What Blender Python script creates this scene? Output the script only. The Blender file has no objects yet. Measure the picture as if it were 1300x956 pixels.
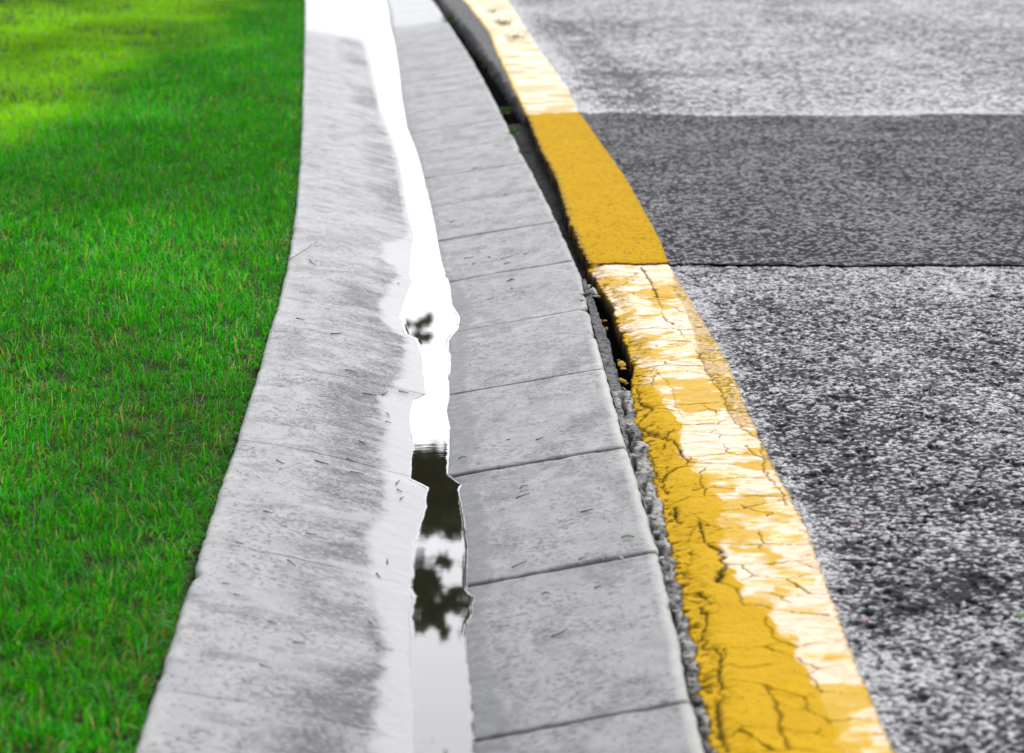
import bpy, math, random
import numpy as np
from mathutils import Vector

R = math.radians
random.seed(7)
rng = np.random.default_rng(11)
scene = bpy.context.scene
col = scene.collection

# ------------------------------------------------------------------ camera
CAM_H, PITCH, LENS, SENS = 1.0, 12.46, 85.0, 36.0
PW, PH = 1300.0, 956.0
F_PX = PW * LENS / SENS
cam_d = bpy.data.cameras.new('camera')
cam = bpy.data.objects.new('camera', cam_d); col.objects.link(cam)
cam.location = (0, 0, CAM_H)
cam.rotation_euler = (R(90 - PITCH), 0, 0)
cam_d.lens = LENS; cam_d.sensor_width = SENS
cam_d.clip_start = 0.05; cam_d.clip_end = 3000
cam_d.dof.use_dof = True
cam_d.dof.focus_distance = 4.6
cam_d.dof.aperture_fstop = 6.5
scene.camera = cam

# ------------------------------------------------------------------ sky
SUN_EL, SUN_AZ = 42.0, 28.0        # azimuth: degrees to the right of +Y
world = bpy.data.worlds.new("World"); scene.world = world
world.use_nodes = True
nt = world.node_tree; N = nt.nodes; L = nt.links
for n in list(N): N.remove(n)
out = N.new('ShaderNodeOutputWorld'); bg = N.new('ShaderNodeBackground')
sky = N.new('ShaderNodeTexSky'); sky.sky_type = 'NISHITA'; sky.sun_disc = False
sky.sun_elevation = R(SUN_EL); sky.sun_rotation = R(SUN_AZ)
sky.air_density = 1.0; sky.dust_density = 4.0
bg.inputs['Strength'].default_value = 0.1
tc = N.new('ShaderNodeTexCoord')
# cloud veil: bright where the hidden sun lights it low in front, duller overhead
dot = N.new('ShaderNodeVectorMath'); dot.operation = 'DOT_PRODUCT'
dv = Vector((math.sin(R(6)) * math.cos(R(19)), math.cos(R(6)) * math.cos(R(19)), math.sin(R(19))))
dot.inputs[1].default_value = dv
L.new(tc.outputs['Generated'], dot.inputs[0])
glow = N.new('ShaderNodeMapRange'); glow.interpolation_type = 'SMOOTHSTEP'
glow.inputs['From Min'].default_value = 0.62; glow.inputs['From Max'].default_value = 0.965
glow.inputs['To Min'].default_value = 7.0; glow.inputs['To Max'].default_value = 34.0
L.new(dot.outputs['Value'], glow.inputs['Value'])
mp = N.new('ShaderNodeMapping'); mp.inputs['Scale'].default_value = (1, 1, 3)
cn = N.new('ShaderNodeTexNoise'); cn.inputs['Scale'].default_value = 2.2; cn.inputs['Detail'].default_value = 4
L.new(tc.outputs['Generated'], mp.inputs['Vector']); L.new(mp.outputs[0], cn.inputs['Vector'])
cr = N.new('ShaderNodeMapRange')
cr.inputs['From Min'].default_value = 0.3; cr.inputs['From Max'].default_value = 0.7
cr.inputs['To Min'].default_value = 0.82; cr.inputs['To Max'].default_value = 1.12
L.new(cn.outputs['Fac'], cr.inputs['Value'])
mul = N.new('ShaderNodeMath'); mul.operation = 'MULTIPLY'
L.new(glow.outputs[0], mul.inputs[0]); L.new(cr.outputs[0], mul.inputs[1])
tint = N.new('ShaderNodeVectorMath'); tint.operation = 'SCALE'
tint.inputs[0].default_value = (0.98, 0.99, 1.03)
L.new(mul.outputs[0], tint.inputs['Scale'])
mix = N.new('ShaderNodeMix'); mix.data_type = 'RGBA'; mix.inputs['Factor'].default_value = 0.9
L.new(sky.outputs[0], mix.inputs['A']); L.new(tint.outputs[0], mix.inputs['B'])
L.new(mix.outputs['Result'], bg.inputs['Color']); L.new(bg.outputs[0], out.inputs['Surface'])

# ------------------------------------------------------------------ sun
sd = bpy.data.lights.new('sun', 'SUN'); sd.energy = 1.3; sd.angle = R(14); sd.color = (1, 0.96, 0.9)
so = bpy.data.objects.new('sun', sd); col.objects.link(so)
dirv = Vector((math.sin(R(SUN_AZ)) * math.cos(R(SUN_EL)), math.cos(R(SUN_AZ)) * math.cos(R(SUN_EL)), math.sin(R(SUN_EL))))
so.rotation_euler = dirv.to_track_quat('Z', 'Y').to_euler()
so.location = dirv * 30

scene.view_settings.view_transform = 'Standard'
scene.view_settings.look = 'None'
scene.view_settings.exposure = 0.0
scene.view_settings.gamma = 1.0
scene.render.resolution_x, scene.render.resolution_y = 1024, 753

# ------------------------------------------------------------------ helpers
def ray(x, y):
    a, b = (x - PW / 2) / F_PX, -(y - PH / 2) / F_PX
    p = R(PITCH)
    return np.array([a, math.cos(p) + b * math.sin(p), -math.sin(p) + b * math.cos(p)])

def gp(x, y, z=0.0):                       # where the sight line meets the level z
    d = ray(x, y); k = (z - CAM_H) / d[2]
    return np.array([d[0] * k, d[1] * k])

def hash2(ix, iy, seed):
    h = (ix.astype(np.int64) * 374761393 + iy.astype(np.int64) * 668265263 + seed * 1442695041) & 0xffffffff
    h = ((h ^ (h >> 13)) * 1274126177) & 0xffffffff
    h = h ^ (h >> 16)
    return (h & 0xffffff) / float(0xffffff)

def vnoise(x, y, seed=0):
    ix, iy = np.floor(x), np.floor(y)
    fx, fy = x - ix, y - iy
    fx = fx * fx * (3 - 2 * fx); fy = fy * fy * (3 - 2 * fy)
    a, b = hash2(ix, iy, seed), hash2(ix + 1, iy, seed)
    c, d = hash2(ix, iy + 1, seed), hash2(ix + 1, iy + 1, seed)
    return (a * (1 - fx) + b * fx) * (1 - fy) + (c * (1 - fx) + d * fx) * fy

def fbm(x, y, seed=0, oct=4):
    s, a, t = 0.0, 1.0, 0.0
    for k in range(oct):
        s = s + a * vnoise(x * 2 ** k, y * 2 ** k, seed + k * 17); t += a; a *= 0.5
    return s / t

def sstep(a, b, x):
    t = np.clip((x - a) / (b - a), 0, 1)
    return t * t * (3 - 2 * t)

def seg_dist(px, py, pts):
    best = np.full(px.shape, 9.0)
    for (x0, y0), (x1, y1) in zip(pts[:-1], pts[1:]):
        dx, dy = x1 - x0, y1 - y0
        l2 = dx * dx + dy * dy + 1e-12
        u = np.clip(((px - x0) * dx + (py - y0) * dy) / l2, 0, 1)
        best = np.minimum(best, np.hypot(px - x0 - u * dx, py - y0 - u * dy))
    return best

def mesh_obj(name, verts, faces, mat, parent=None, smooth=True, attrs=None, cols=None, tris=False):
    me = bpy.data.meshes.new(name)
    verts = np.asarray(verts, dtype=np.float32)
    if isinstance(faces, np.ndarray):
        nf, k = faces.shape
        me.vertices.add(len(verts)); me.vertices.foreach_set('co', verts.ravel())
        me.loops.add(nf * k); me.loops.foreach_set('vertex_index', faces.astype(np.int32).ravel())
        me.polygons.add(nf)
        me.polygons.foreach_set('loop_start', np.arange(0, nf * k, k, dtype=np.int32))
        me.polygons.foreach_set('loop_total', np.full(nf, k, dtype=np.int32))
        me.update(calc_edges=True)
    else:
        me.from_pydata([tuple(map(float, v)) for v in verts], [], faces); me.update()
    if smooth: me.polygons.foreach_set('use_smooth', np.ones(len(me.polygons), dtype=bool))
    if attrs:
        for k, v in attrs.items():
            a = me.attributes.new(k, 'FLOAT', 'POINT'); a.data.foreach_set('value', np.asarray(v, dtype=np.float32).ravel())
    if cols:
        for k, v in cols.items():
            a = me.attributes.new(k, 'FLOAT_COLOR', 'POINT')
            c = np.ones((len(verts), 4), dtype=np.float32); c[:, :3] = v
            a.data.foreach_set('color', c.ravel())
    if mat: me.materials.append(mat)
    me.validate(); me.update()
    o = bpy.data.objects.new(name, me); col.objects.link(o)
    if parent: o.parent = parent
    return o

def grid_faces(nr, nc):
    i = np.arange(nr - 1)[:, None] * nc + np.arange(nc - 1)[None, :]
    i = i.ravel()
    return np.stack([i, i + 1, i + nc + 1, i + nc], 1)

def sub_mesh(V, Fm, A):                    # keep only the vertices the faces use
    used, inv = np.unique(Fm.ravel(), return_inverse=True)
    return V[used], inv.reshape(Fm.shape), {k: v[used] for k, v in A.items()}

def tag(o, label=None, cat=None, group=None, kind=None):
    if label: o['label'] = label
    if cat: o['category'] = cat
    if group: o['group'] = group
    if kind: o['kind'] = kind
    return o

class MT:                                   # small node-material helper
    def __init__(s, name):
        s.m = bpy.data.materials.new(name); s.m.use_nodes = True
        s.t = s.m.node_tree; s.b = s.t.nodes['Principled BSDF']; s.out = s.t.nodes['Material Output']
        s.geo = s.n('ShaderNodeNewGeometry')
    def n(s, typ, **k):
        nd = s.t.nodes.new(typ)
        for a, v in k.items(): setattr(nd, a, v)
        return nd
    def put(s, sock, v):
        if hasattr(v, 'is_output') or isinstance(v, bpy.types.NodeSocket): s.t.links.new(v, sock)
        else: sock.default_value = v
    def attr(s, name): 
        a = s.n('ShaderNodeAttribute', attribute_name=name); return a.outputs['Fac']
    def acol(s, name):
        a = s.n('ShaderNodeAttribute', attribute_name=name); return a.outputs['Color']
    def pos(s, scale=(1, 1, 1)):
        mp = s.n('ShaderNodeMapping'); s.t.links.new(s.geo.outputs['Position'], mp.inputs['Vector'])
        mp.inputs['Scale'].default_value = scale
        return mp.outputs[0]
    def noise(s, scale, detail=3, rough=0.55, vec=None, dist=0.0):
        nd = s.n('ShaderNodeTexNoise'); nd.inputs['Scale'].default_value = scale
        nd.inputs['Detail'].default_value = detail; nd.inputs['Roughness'].default_value = rough
        nd.inputs['Distortion'].default_value = dist
        s.t.links.new(vec if vec is not None else s.geo.outputs['Position'], nd.inputs['Vector'])
        return nd.outputs['Fac']
    def voro(s, scale, feature='F1', out='Distance', vec=None):
        nd = s.n('ShaderNodeTexVoronoi', feature=feature); nd.inputs['Scale'].default_value = scale
        s.t.links.new(vec if vec is not None else s.geo.outputs['Position'], nd.inputs['Vector'])
        return nd.outputs[out]
    def rmp(s, v, a, b, c=0.0, d=1.0, smooth=True):
        m = s.n('ShaderNodeMapRange'); m.interpolation_type = 'SMOOTHSTEP' if smooth else 'LINEAR'
        s.put(m.inputs['Value'], v); s.put(m.inputs['From Min'], a); s.put(m.inputs['From Max'], b)
        s.put(m.inputs['To Min'], c); s.put(m.inputs['To Max'], d)
        return m.outputs[0]
    def mth(s, op, a, b=0.0, clamp=False):
        m = s.n('ShaderNodeMath', operation=op); m.use_clamp = clamp
        s.put(m.inputs[0], a); s.put(m.inputs[1], b); return m.outputs[0]
    def mixc(s, f, a, b, blend='MIX'):
        m = s.n('ShaderNodeMix', data_type='RGBA', blend_type=blend)
        s.put(m.inputs['Factor'], f)
        for k, v in (('A', a), ('B', b)):
            if isinstance(v, tuple) and len(v) == 3: v = v + (1.0,)
            s.put(m.inputs[k], v)
        return m.outputs['Result']
    def mixf(s, f, a, b):
        m = s.n('ShaderNodeMix', data_type='FLOAT')
        s.put(m.inputs['Factor'], f); s.put(m.inputs['A'], a); s.put(m.inputs['B'], b)
        return m.outputs['Result']
    def bump(s, h, strength=0.5, dist=0.002, normal=None):
        b = s.n('ShaderNodeBump'); b.inputs['Strength'].default_value = strength
        b.inputs['Distance'].default_value = dist; s.put(b.inputs['Height'], h)
        if normal is not None: s.t.links.new(normal, b.inputs['Normal'])
        return b.outputs[0]
    def fin(s, color=None, rough=None, normal=None, spec=None, ior=None):
        if color is not None: s.put(s.b.inputs['Base Color'], color if not (isinstance(color, tuple) and len(color) == 3) else color + (1.0,))
        if rough is not None: s.put(s.b.inputs['Roughness'], rough)
        if normal is not None: s.put(s.b.inputs['Normal'], normal)
        if spec is not None: s.put(s.b.inputs['Specular IOR Level'], spec)
        if ior is not None: s.b.inputs['IOR'].default_value = ior
        return s.m

# ------------------------------------------------------------------ materials
def concrete_mat(name, tone):
    k = MT(name)
    base = k.mixc(k.noise(3.0, 5), tuple(c * 0.80 for c in tone), tuple(c * 1.12 for c in tone))
    fine = k.rmp(k.noise(300, 4, 0.75), 0.36, 0.62)
    base = k.mixc(k.mth('MULTIPLY', fine, 0.5), base, tuple(c * 1.35 for c in tone))
    pits = k.rmp(k.mth('ADD', k.noise(105, 4, 0.7), k.rmp(k.noise(7, 3), 0.3, 0.7, -0.05, 0.05)), 0.53, 0.65)
    dim = k.mth('SUBTRACT', 1.0, k.mth('MAXIMUM', k.attr('wet'), k.attr('film')))
    pits = k.mth('MULTIPLY', pits, k.mixf(dim, 0.3, 1.25))
    base = k.mixc(k.mth('MULTIPLY', pits, 0.72), base, (0.10, 0.10, 0.11))
    pits2 = k.rmp(k.voro(60), 0.12, 0.24, 1, 0)
    pm = k.mth('MULTIPLY', k.mth('MULTIPLY', pits2, k.rmp(k.noise(28, 2), 0.48, 0.6)), dim)
    base = k.mixc(k.mth('MULTIPLY', pm, 0.6), base, (0.08, 0.08, 0.085))
    rust = k.rmp(k.noise(9, 4, 0.7), 0.68, 0.8)
    base = k.mixc(k.mth('MULTIPLY', rust, 0.3), base, (0.36, 0.29, 0.22))
    # worn dirt stain with its own ragged outline
    grime = k.noise(120, 4, 0.7)
    st = k.mth('MULTIPLY', k.attr('stain'), k.rmp(grime, 0.36, 0.6, 0.42, 1.2))
    base = k.mixc(k.mth('MULTIPLY', st, 0.92, True), base, (0.062, 0.060, 0.070))
    wet = k.attr('wet')
    base = k.mixc(k.mth('MULTIPLY', wet, 0.9), base, k.mixc(k.rmp(k.noise(45, 3, 0.7), 0.35, 0.65), (0.075, 0.08, 0.09), (0.145, 0.15, 0.165)))
    base = k.mixc(k.attr('pale'), base, (0.52, 0.52, 0.49))
    film = k.attr('film')
    nearf = k.rmp(k.attr('farwet'), 0.0, 1.0, 0.55, 0.0)
    base = k.mixc(k.mth('MULTIPLY', film, nearf), base, (0.235, 0.235, 0.25))
    base = k.mixc(k.attr('crack'), base, (0.03, 0.029, 0.028))
    ro = k.mixf(film, k.rmp(k.noise(30, 3), 0.3, 0.7, 0.42, 0.60), 0.40)
    ro = k.mixf(k.mth('MULTIPLY', wet, 0.8), ro, 0.48)
    hgt = k.mth('ADD', k.mth('MULTIPLY', fine, 0.6), k.mth('MULTIPLY', k.mth('ADD', pits, pm), -1.0))
    amt = k.mth('MULTIPLY', hgt, k.mixf(film, 1.0, 0.06))
    return k.fin(base, ro, k.bump(amt, 0.6, 0.0014), k.mth('MULTIPLY', k.mth('SUBTRACT', 1.0, k.attr('crack')), 0.45))

M_KERB = concrete_mat('kerb_concrete', (0.335, 0.335, 0.352))
M_GUTTER = concrete_mat('gutter_concrete', (0.262, 0.264, 0.27))

def asphalt_mat(name, dark, stone, dens, sheen, cell, bumpd, gloss, relief=False):
    k = MT(name)
    big = k.noise(2.3, 4, 0.6)
    med = k.noise(13, 4, 0.65)
    jv = k.n('ShaderNodeVectorMath', operation='ADD')
    nz = k.n('ShaderNodeTexNoise'); nz.inputs['Scale'].default_value = cell * 0.8; nz.inputs['Detail'].default_value = 2
    k.t.links.new(k.geo.outputs['Position'], nz.inputs['Vector'])
    sc = k.n('ShaderNodeVectorMath', operation='SCALE'); sc.inputs['Scale'].default_value = 0.9 / cell
    k.t.links.new(nz.outputs['Color'], sc.inputs[0])
    k.t.links.new(k.geo.outputs['Position'], jv.inputs[0]); k.t.links.new(sc.outputs[0], jv.inputs[1])
    vo = k.n('ShaderNodeTexVoronoi'); vo.inputs['Scale'].default_value = cell; vo.voronoi_dimensions = '2D'
    k.t.links.new(jv.outputs[0], vo.inputs['Vector'])
    sep = k.n('ShaderNodeSeparateColor'); k.t.links.new(vo.outputs['Color'], sep.inputs[0])
    rnd, rnd2 = sep.outputs[0], sep.outputs[1]
    # how many stones show pale here
    share = k.mth('ADD', k.mth('MULTIPLY', big, 1.0), k.mth('ADD', k.mth('MULTIPLY', med, 0.9), k.mth('MULTIPLY', k.noise(42, 3, 0.6), 0.9)))
    share = k.mth('ADD', k.mth('SUBTRACT', share, 1.4), dens)
    share = k.mth('ADD', share, k.mth('MULTIPLY', k.attr('white'), 0.42))
    lit = k.rmp(rnd, k.mth('SUBTRACT', 1.0, share), k.mth('SUBTRACT', 1.18, share))
    body = k.rmp(vo.outputs['Distance'], 0.35, 0.75, 1, 0)
    grain = k.rmp(k.noise(cell * 2.6, 3, 0.7), 0.38, 0.56)
    if relief: lit, body, rnd2 = k.attr('lit'), k.attr('body'), k.attr('tone')
    mask = k.mth('MULTIPLY', k.mth('MULTIPLY', lit, body), k.mixf(0.55, 1.0, grain))
    c = k.mixc(k.mth('MULTIPLY', rnd2, 0.6), dark, tuple(x * 3.2 for x in dark))
    c = k.mixc(mask, c, stone)
    c = k.mixc(k.mth('MULTIPLY', k.rmp(sep.outputs[2], 0.985, 0.99), 0.45), c, (0.20, 0.10, 0.08))
    dust_glare = k.mth('MULTIPLY', k.attr('white'), k.rmp(k.noise(60, 4, 0.7), 0.42, 0.62))
    c = k.mixc(k.mth('MULTIPLY', dust_glare, 0.5), c, tuple(x * 0.9 for x in stone))  # dusty white and wet sky glare both painted in as stone colour
    c = k.mixc(k.attr('crack'), c, (0.006, 0.006, 0.006))
    ro = k.mixf(mask, gloss[0], gloss[1])
    h = k.mth('ADD', k.mth('MULTIPLY', body, k.mth('ADD', 0.4, rnd2)), k.mth('MULTIPLY', grain, 0.35))
    if relief: h = grain
    sp = k.mixf(mask, sheen * 0.12, sheen)
    return k.fin(c, ro, k.bump(h, 0.8, bumpd), k.mth('MULTIPLY', sp, k.mth('SUBTRACT', 1.0, k.attr('crack'))))

M_ROAD_NEAR = asphalt_mat('worn_wet_asphalt', (0.008, 0.008, 0.010), (0.66, 0.66, 0.70), 0.42, 0.40, 128, 0.0008, (0.6, 0.38), True)
M_ROAD_MID = asphalt_mat('dark_asphalt_patch', (0.022, 0.022, 0.025), (0.36, 0.36, 0.38), 0.46, 0.22, 92, 0.0040, (0.75, 0.6))
M_ROAD_FAR = asphalt_mat('grey_asphalt', (0.045, 0.045, 0.05), (0.66, 0.66, 0.68), 0.52, 0.45, 48, 0.006, (0.6, 0.42))

def paint_mat(name, base, dark_speck, gloss_on):
    k = MT(name)
    n1 = k.noise(8, 4, 0.6)
    c = k.mixc(n1, tuple(x * 0.85 for x in base), tuple(min(1, x * 1.12) for x in base))
    grain = k.noise(260, 3, 0.7)
    c = k.mixc(k.mth('MULTIPLY', k.rmp(grain, 0.5, 0.7), 0.22), c, (0.85, 0.62, 0.10))
    c = k.mixc(k.mth('MULTIPLY', k.rmp(k.noise(34, 5, 0.75), 0.52, 0.68), 0.45), c, (0.62, 0.30, 0.006))
    if dark_speck > 0:
        sp = k.rmp(k.noise(85, 3, 0.8), 0.66 - dark_speck * 0.1, 0.74 - dark_speck * 0.1)
        c = k.mixc(k.mth('MULTIPLY', sp, 0.75), c, (0.06, 0.04, 0.012))
    wear = k.attr('wear')
    wn = k.rmp(k.noise(90, 4, 0.8), 0.46, 0.54)
    c = k.mixc(k.mth('MULTIPLY', wn, wear), c, (0.20, 0.13, 0.008))
    c = k.mixc(k.mth('MULTIPLY', k.rmp(k.noise(95, 3, 0.75), 0.54, 0.62), wear), c, (0.88, 0.80, 0.55))
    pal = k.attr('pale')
    c = k.mixc(pal, c, (0.80, 0.57, 0.37))  # cream sky glare on the worn plates, mixed into the base colour
    edge = k.attr('lowpaint')
    c = k.mixc(k.mth('MULTIPLY', k.rmp(k.noise(190, 3), 0.42, 0.56), edge), c, (0.09, 0.085, 0.08))
    c = k.mixc(k.attr('crack'), c, (0.016, 0.013, 0.008))
    g = k.attr('gloss')
    # horizontal drag marks across the smooth worn plates
    streak = k.noise(1.0, 5, 0.75, k.pos((30, 85, 30)))
    gg = k.mth('MULTIPLY', g, k.rmp(streak, 0.40, 0.54, 0.30, 1.0))
    gg = k.mth('MULTIPLY', gg, k.mixf(k.attr('wear'), 1.0, k.rmp(k.noise(110, 3, 0.7), 0.5, 0.6)))
    ro = k.mixf(gg, 0.8, 0.27) if gloss_on else 0.95
    h = k.mth('ADD', k.mth('MULTIPLY', grain, k.mixf(g, 1.0, 0.10)), k.mth('MULTIPLY', streak, k.mixf(g, 0.1, 0.35)))
    return k.fin(c, ro, k.bump(h, 0.7, 0.0022), k.mth('MULTIPLY', k.mixf(gg, 0.06, 0.36), k.mth('SUBTRACT', 1.0, k.attr('crack'))))

M_PAINT_NEAR = paint_mat('thick_yellow_paint', (0.72, 0.425, 0.006), 0.35, True)
M_PAINT_MID = paint_mat('flat_yellow_paint', (0.68, 0.39, 0.003), 1.0, False)
M_PAINT_FAR = paint_mat('cream_yellow_paint', (0.82, 0.50, 0.05), 0.1, True)

def crumb_mat():
    k = MT('crumbled_joint')
    n = k.noise(180, 4, 0.7)
    c = k.mixc(k.rmp(n, 0.4, 0.6), (0.05, 0.05, 0.055), (0.20, 0.20, 0.21))
    c2 = k.mixc(k.rmp(n, 0.35, 0.55), (0.16, 0.16, 0.155), (0.50, 0.49, 0.47))
    c = k.mixc(k.attr('pale'), c, c2)
    c = k.mixc(k.attr('crack'), c, (0.006, 0.006, 0.006))
    return k.fin(c, 0.75, k.bump(n, 0.7, 0.002), k.mth('MULTIPLY', k.mth('SUBTRACT', 1.0, k.attr('crack')), 0.2))
M_CRUMB = crumb_mat()

def water_mat():
    k = MT('gutter_water')
    v = k.pos((14, 38, 10))
    rip = k.noise(1.0, 2, 0.5, v)
    zone = k.rmp(k.noise(1.6, 1), 0.42, 0.62, 0.15, 1.0)
    k.b.inputs['Base Color'].default_value = (0.022, 0.020, 0.014, 1)
    return k.fin(None, 0.015, k.bump(k.mth('MULTIPLY', rip, zone), 0.35, 0.00014), 0.5, 1.78)
M_WATER = water_mat()

def grass_mat():
    k = MT('grass_blades')
    c = k.acol('tint')
    k.fin(c, 0.5, None, 0.14)
    tr = k.n('ShaderNodeBsdfTranslucent'); k.put(tr.inputs['Color'], k.mixc(0.35, c, (0.06, 0.50, 0.001)))
    mx = k.n('ShaderNodeMixShader'); mx.inputs[0].default_value = 0.45
    k.t.links.new(k.b.outputs[0], mx.inputs[1]); k.t.links.new(tr.outputs[0], mx.inputs[2])
    k.t.links.new(mx.outputs[0], k.out.inputs['Surface'])
    return k.m
M_GRASS = grass_mat()

def soil_mat(name, a, b, sc):
    k = MT(name)
    c = k.mixc(k.rmp(k.noise(sc, 5, 0.65), 0.35, 0.65), a, b)
    return k.fin(c, 0.9, k.bump(k.noise(sc * 3, 3), 0.6, 0.01), 0.1)
M_SOIL = soil_mat('lawn_soil', (0.035, 0.024, 0.014), (0.018, 0.055, 0.005), 22)
M_FIELD = soil_mat('field_ground', (0.030, 0.10, 0.012), (0.055, 0.15, 0.015), 0.5)

def plain(name, c, ro=0.7, sp=0.3, sc=200, c2=None):
    k = MT(name)
    c2 = c2 or tuple(x * 0.6 for x in c)
    return k.fin(k.mixc(k.rmp(k.noise(sc, 3), 0.35, 0.65), c2, c), ro, k.bump(k.noise(sc, 3), 0.4, 0.001), sp)
M_TWIG = plain('dark_needle', (0.05, 0.035, 0.03))
M_RED = plain('reddish_needle', (0.22, 0.06, 0.04))
M_STRAW = plain('dry_stalk', (0.12, 0.11, 0.07))
M_LEAF = plain('green_leaf', (0.09, 0.20, 0.03))
M_PEB = plain('pale_stone', (0.55, 0.54, 0.52))
M_CHUNK = plain('grey_crumb', (0.26, 0.26, 0.25), c2=(0.07, 0.07, 0.07))
M_YCH = plain('yellow_painted_crumb', (0.72, 0.42, 0.02), c2=(0.45, 0.24, 0.02), sc=120)
M_BARK = plain('bark', (0.09, 0.065, 0.045), sc=9)
M_NEEDLES = plain('tree_foliage', (0.11, 0.17, 0.04), 0.6, 0.2, 3, (0.06, 0.08, 0.025))
def foliage():
    k = MT('tree_foliage'); c = k.mixc(k.noise(3, 2), (0.08, 0.12, 0.03), (0.13, 0.19, 0.05))
    k.fin(c, 0.6, None, 0.2)
    tr = k.n('ShaderNodeBsdfTranslucent'); k.put(tr.inputs['Color'], c)
    mx = k.n('ShaderNodeMixShader'); mx.inputs[0].default_value = 0.5
    k.t.links.new(k.b.outputs[0], mx.inputs[1]); k.t.links.new(tr.outputs[0], mx.inputs[2]); k.t.links.new(mx.outputs[0], k.out.inputs['Surface'])
    return k.m
M_NEEDLES = foliage()
M_DARK = plain('gap_bottom', (0.008, 0.008, 0.008))

# ------------------------------------------------------------------ traced edges, laid on the ground
WZ = -0.052                       # level of the water
KZ = 0.014                        # level of the kerb's outer edge
E_L = [(387,0),(386,60),(384,120),(382,180),(378,240),(372,290),(364,340),(352,390),(341,420),(325,480),(312,520),(300,560),(285,605),(268,650),(252,700),(245,725),(232,765),(215,815),(198,866),(168,956)]
E_R = [(549,0),(568,27),(600,76),(638,147),(666,201),(692,250),(722,314),(738,351),(752,410),(767,463),(774,488),(788,540),(796,566),(812,620),(834,695),(852,770),(864,820),(873,866),(897,956)]
E_Y0 = [(588,0),(620,40),(630,66),(648,104),(668,148),(684,188),(706,230),(720,278),(736,316),(748,341),(762,361),(777,385),(783,405),(794,433),(803,463),(802,490),(806,526),(816,548),(822,565),(831,609),(850,688),(864,747),(882,833),(888,866),(907,956)]
E_Y1 = [(644,0),(680,56),(720,112),(735,144),(766,188),(796,230),(819,272),(839,310),(849,337),(871,373),(895,413),(925,463),(947,518),(961,550),(978,585),(1022,668),(1050,743),(1074,809),(1097,866),(1135,956)]
W_L = [(459,0),(467,27),(471,68),(478,103),(484,136),(497,169),(508,201),(513,234),(519,270),(527,303),(524,313),(521,349),(524,360),(520,368),(513,387),(508,402),(515,425),(527,430),(535,447),(538,479),(541,500),(524,507),(520,532),(525,562),(522,589),(521,609),(543,620),(540,643),(533,665),(525,687),(522,725),(520,748),(525,758),(521,780),(524,812),(522,830),(526,866),(528,956)]
W_R = [(488,0),(494,33),(500,54),(507,103),(509,125),(516,163),(527,190),(538,228),(546,262),(555,307),(559,330),(565,349),(570,362),(573,387),(583,403),(581,417),(568,433),(572,457),(569,480),(570,510),(566,521),(570,543),(569,572),(567,602),(586,615),(581,624),(588,660),(592,698),(591,748),(600,756),(598,780),(591,791),(590,812),(591,839),(595,866),(602,956)]
F_L = [(440,0),(463,68),(474,110),(480,140),(492,170),(502,200),(508,240),(515,295),(508,304),(486,313),(483,332),(505,349),(497,360),(480,392),(489,417),(513,428),(514,452),(508,480),(492,500),(480,514),(486,534),(492,570),(484,600),(490,624),(479,665),(460,687),(468,725),(464,735),(489,823),(482,866),(470,956)]
F_R = [(494,0),(506,80),(514,125),(526,170),(545,228),(562,307),(568,340),(589,365),(603,400),(592,430),(592,498),(593,510),(607,534),(604,562),(594,592),(622,601),(607,616),(615,649),(626,698),(624,748),(615,801),(615,834),(636,866),(650,956)]

def world_curve(tr, z):
    P = np.array([gp(x, y, z) for x, y in tr])
    return P[np.argsort(P[:, 1])]
cR = world_curve(E_R, 0.0)
pf = np.polyfit(cR[:, 1], cR[:, 0], 4)
YN, YF = 2.5, 15.0
def xr(Y):
    Y = np.asarray(Y, dtype=float)
    mid = np.polyval(pf, np.clip(Y, YN, YF))
    d1 = np.polyval(np.polyder(pf), YF); n1 = np.polyval(np.polyder(pf), YN)
    k = -0.0052
    far = np.where(Y > YF, d1 * (Y - YF) + k * (Y - YF) ** 2, 0)
    near = np.where(Y < YN, n1 * (Y - YN), 0)
    return mid + far + near
# residual so that the edge follows the trace exactly
resR = cR[:, 0] - xr(cR[:, 1])
Yc = np.arange(0.8, 46.0, 0.01)
Xc = xr(Yc)
S = np.concatenate([[0], np.cumsum(np.hypot(np.diff(Xc), np.diff(Yc)))])
TX, TY = np.gradient(Xc, S), np.gradient(Yc, S)
def frame(s):
    x, y = np.interp(s, S, Xc), np.interp(s, S, Yc)
    tx, ty = np.interp(s, S, TX), np.interp(s, S, TY)
    l = np.hypot(tx, ty); return x, y, tx / l, ty / l
def st_of(P):                       # (x,y) -> (s,t), t positive to the left of the reference curve
    out = []
    for x, y in np.atleast_2d(P):
        i = np.argmin((Xc - x) ** 2 + (Yc - y) ** 2)
        out.append((S[i] + (x - Xc[i]) * TX[i] + (y - Yc[i]) * TY[i], -(x - Xc[i]) * TY[i] + (y - Yc[i]) * TX[i]))
    return np.array(out)
def t_curve(tr, z):
    q = st_of(world_curve(tr, z)); q = q[np.argsort(q[:, 0])]
    return lambda s, q=q: np.interp(s, q[:, 0], q[:, 1])
tL, tR = t_curve(E_L, KZ), t_curve(E_R, 0.0)
tY0, tY1 = t_curve(E_Y0, 0.0), t_curve(E_Y1, 0.0)
tWL, tWR = t_curve(W_L, WZ), t_curve(W_R, WZ)
tFL, tFR = t_curve(F_L, WZ + 0.008), t_curve(F_R, WZ + 0.008)
def st_xy(s, t):
    x, y, tx, ty = frame(s)
    return x - t * ty, y + t * tx

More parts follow.
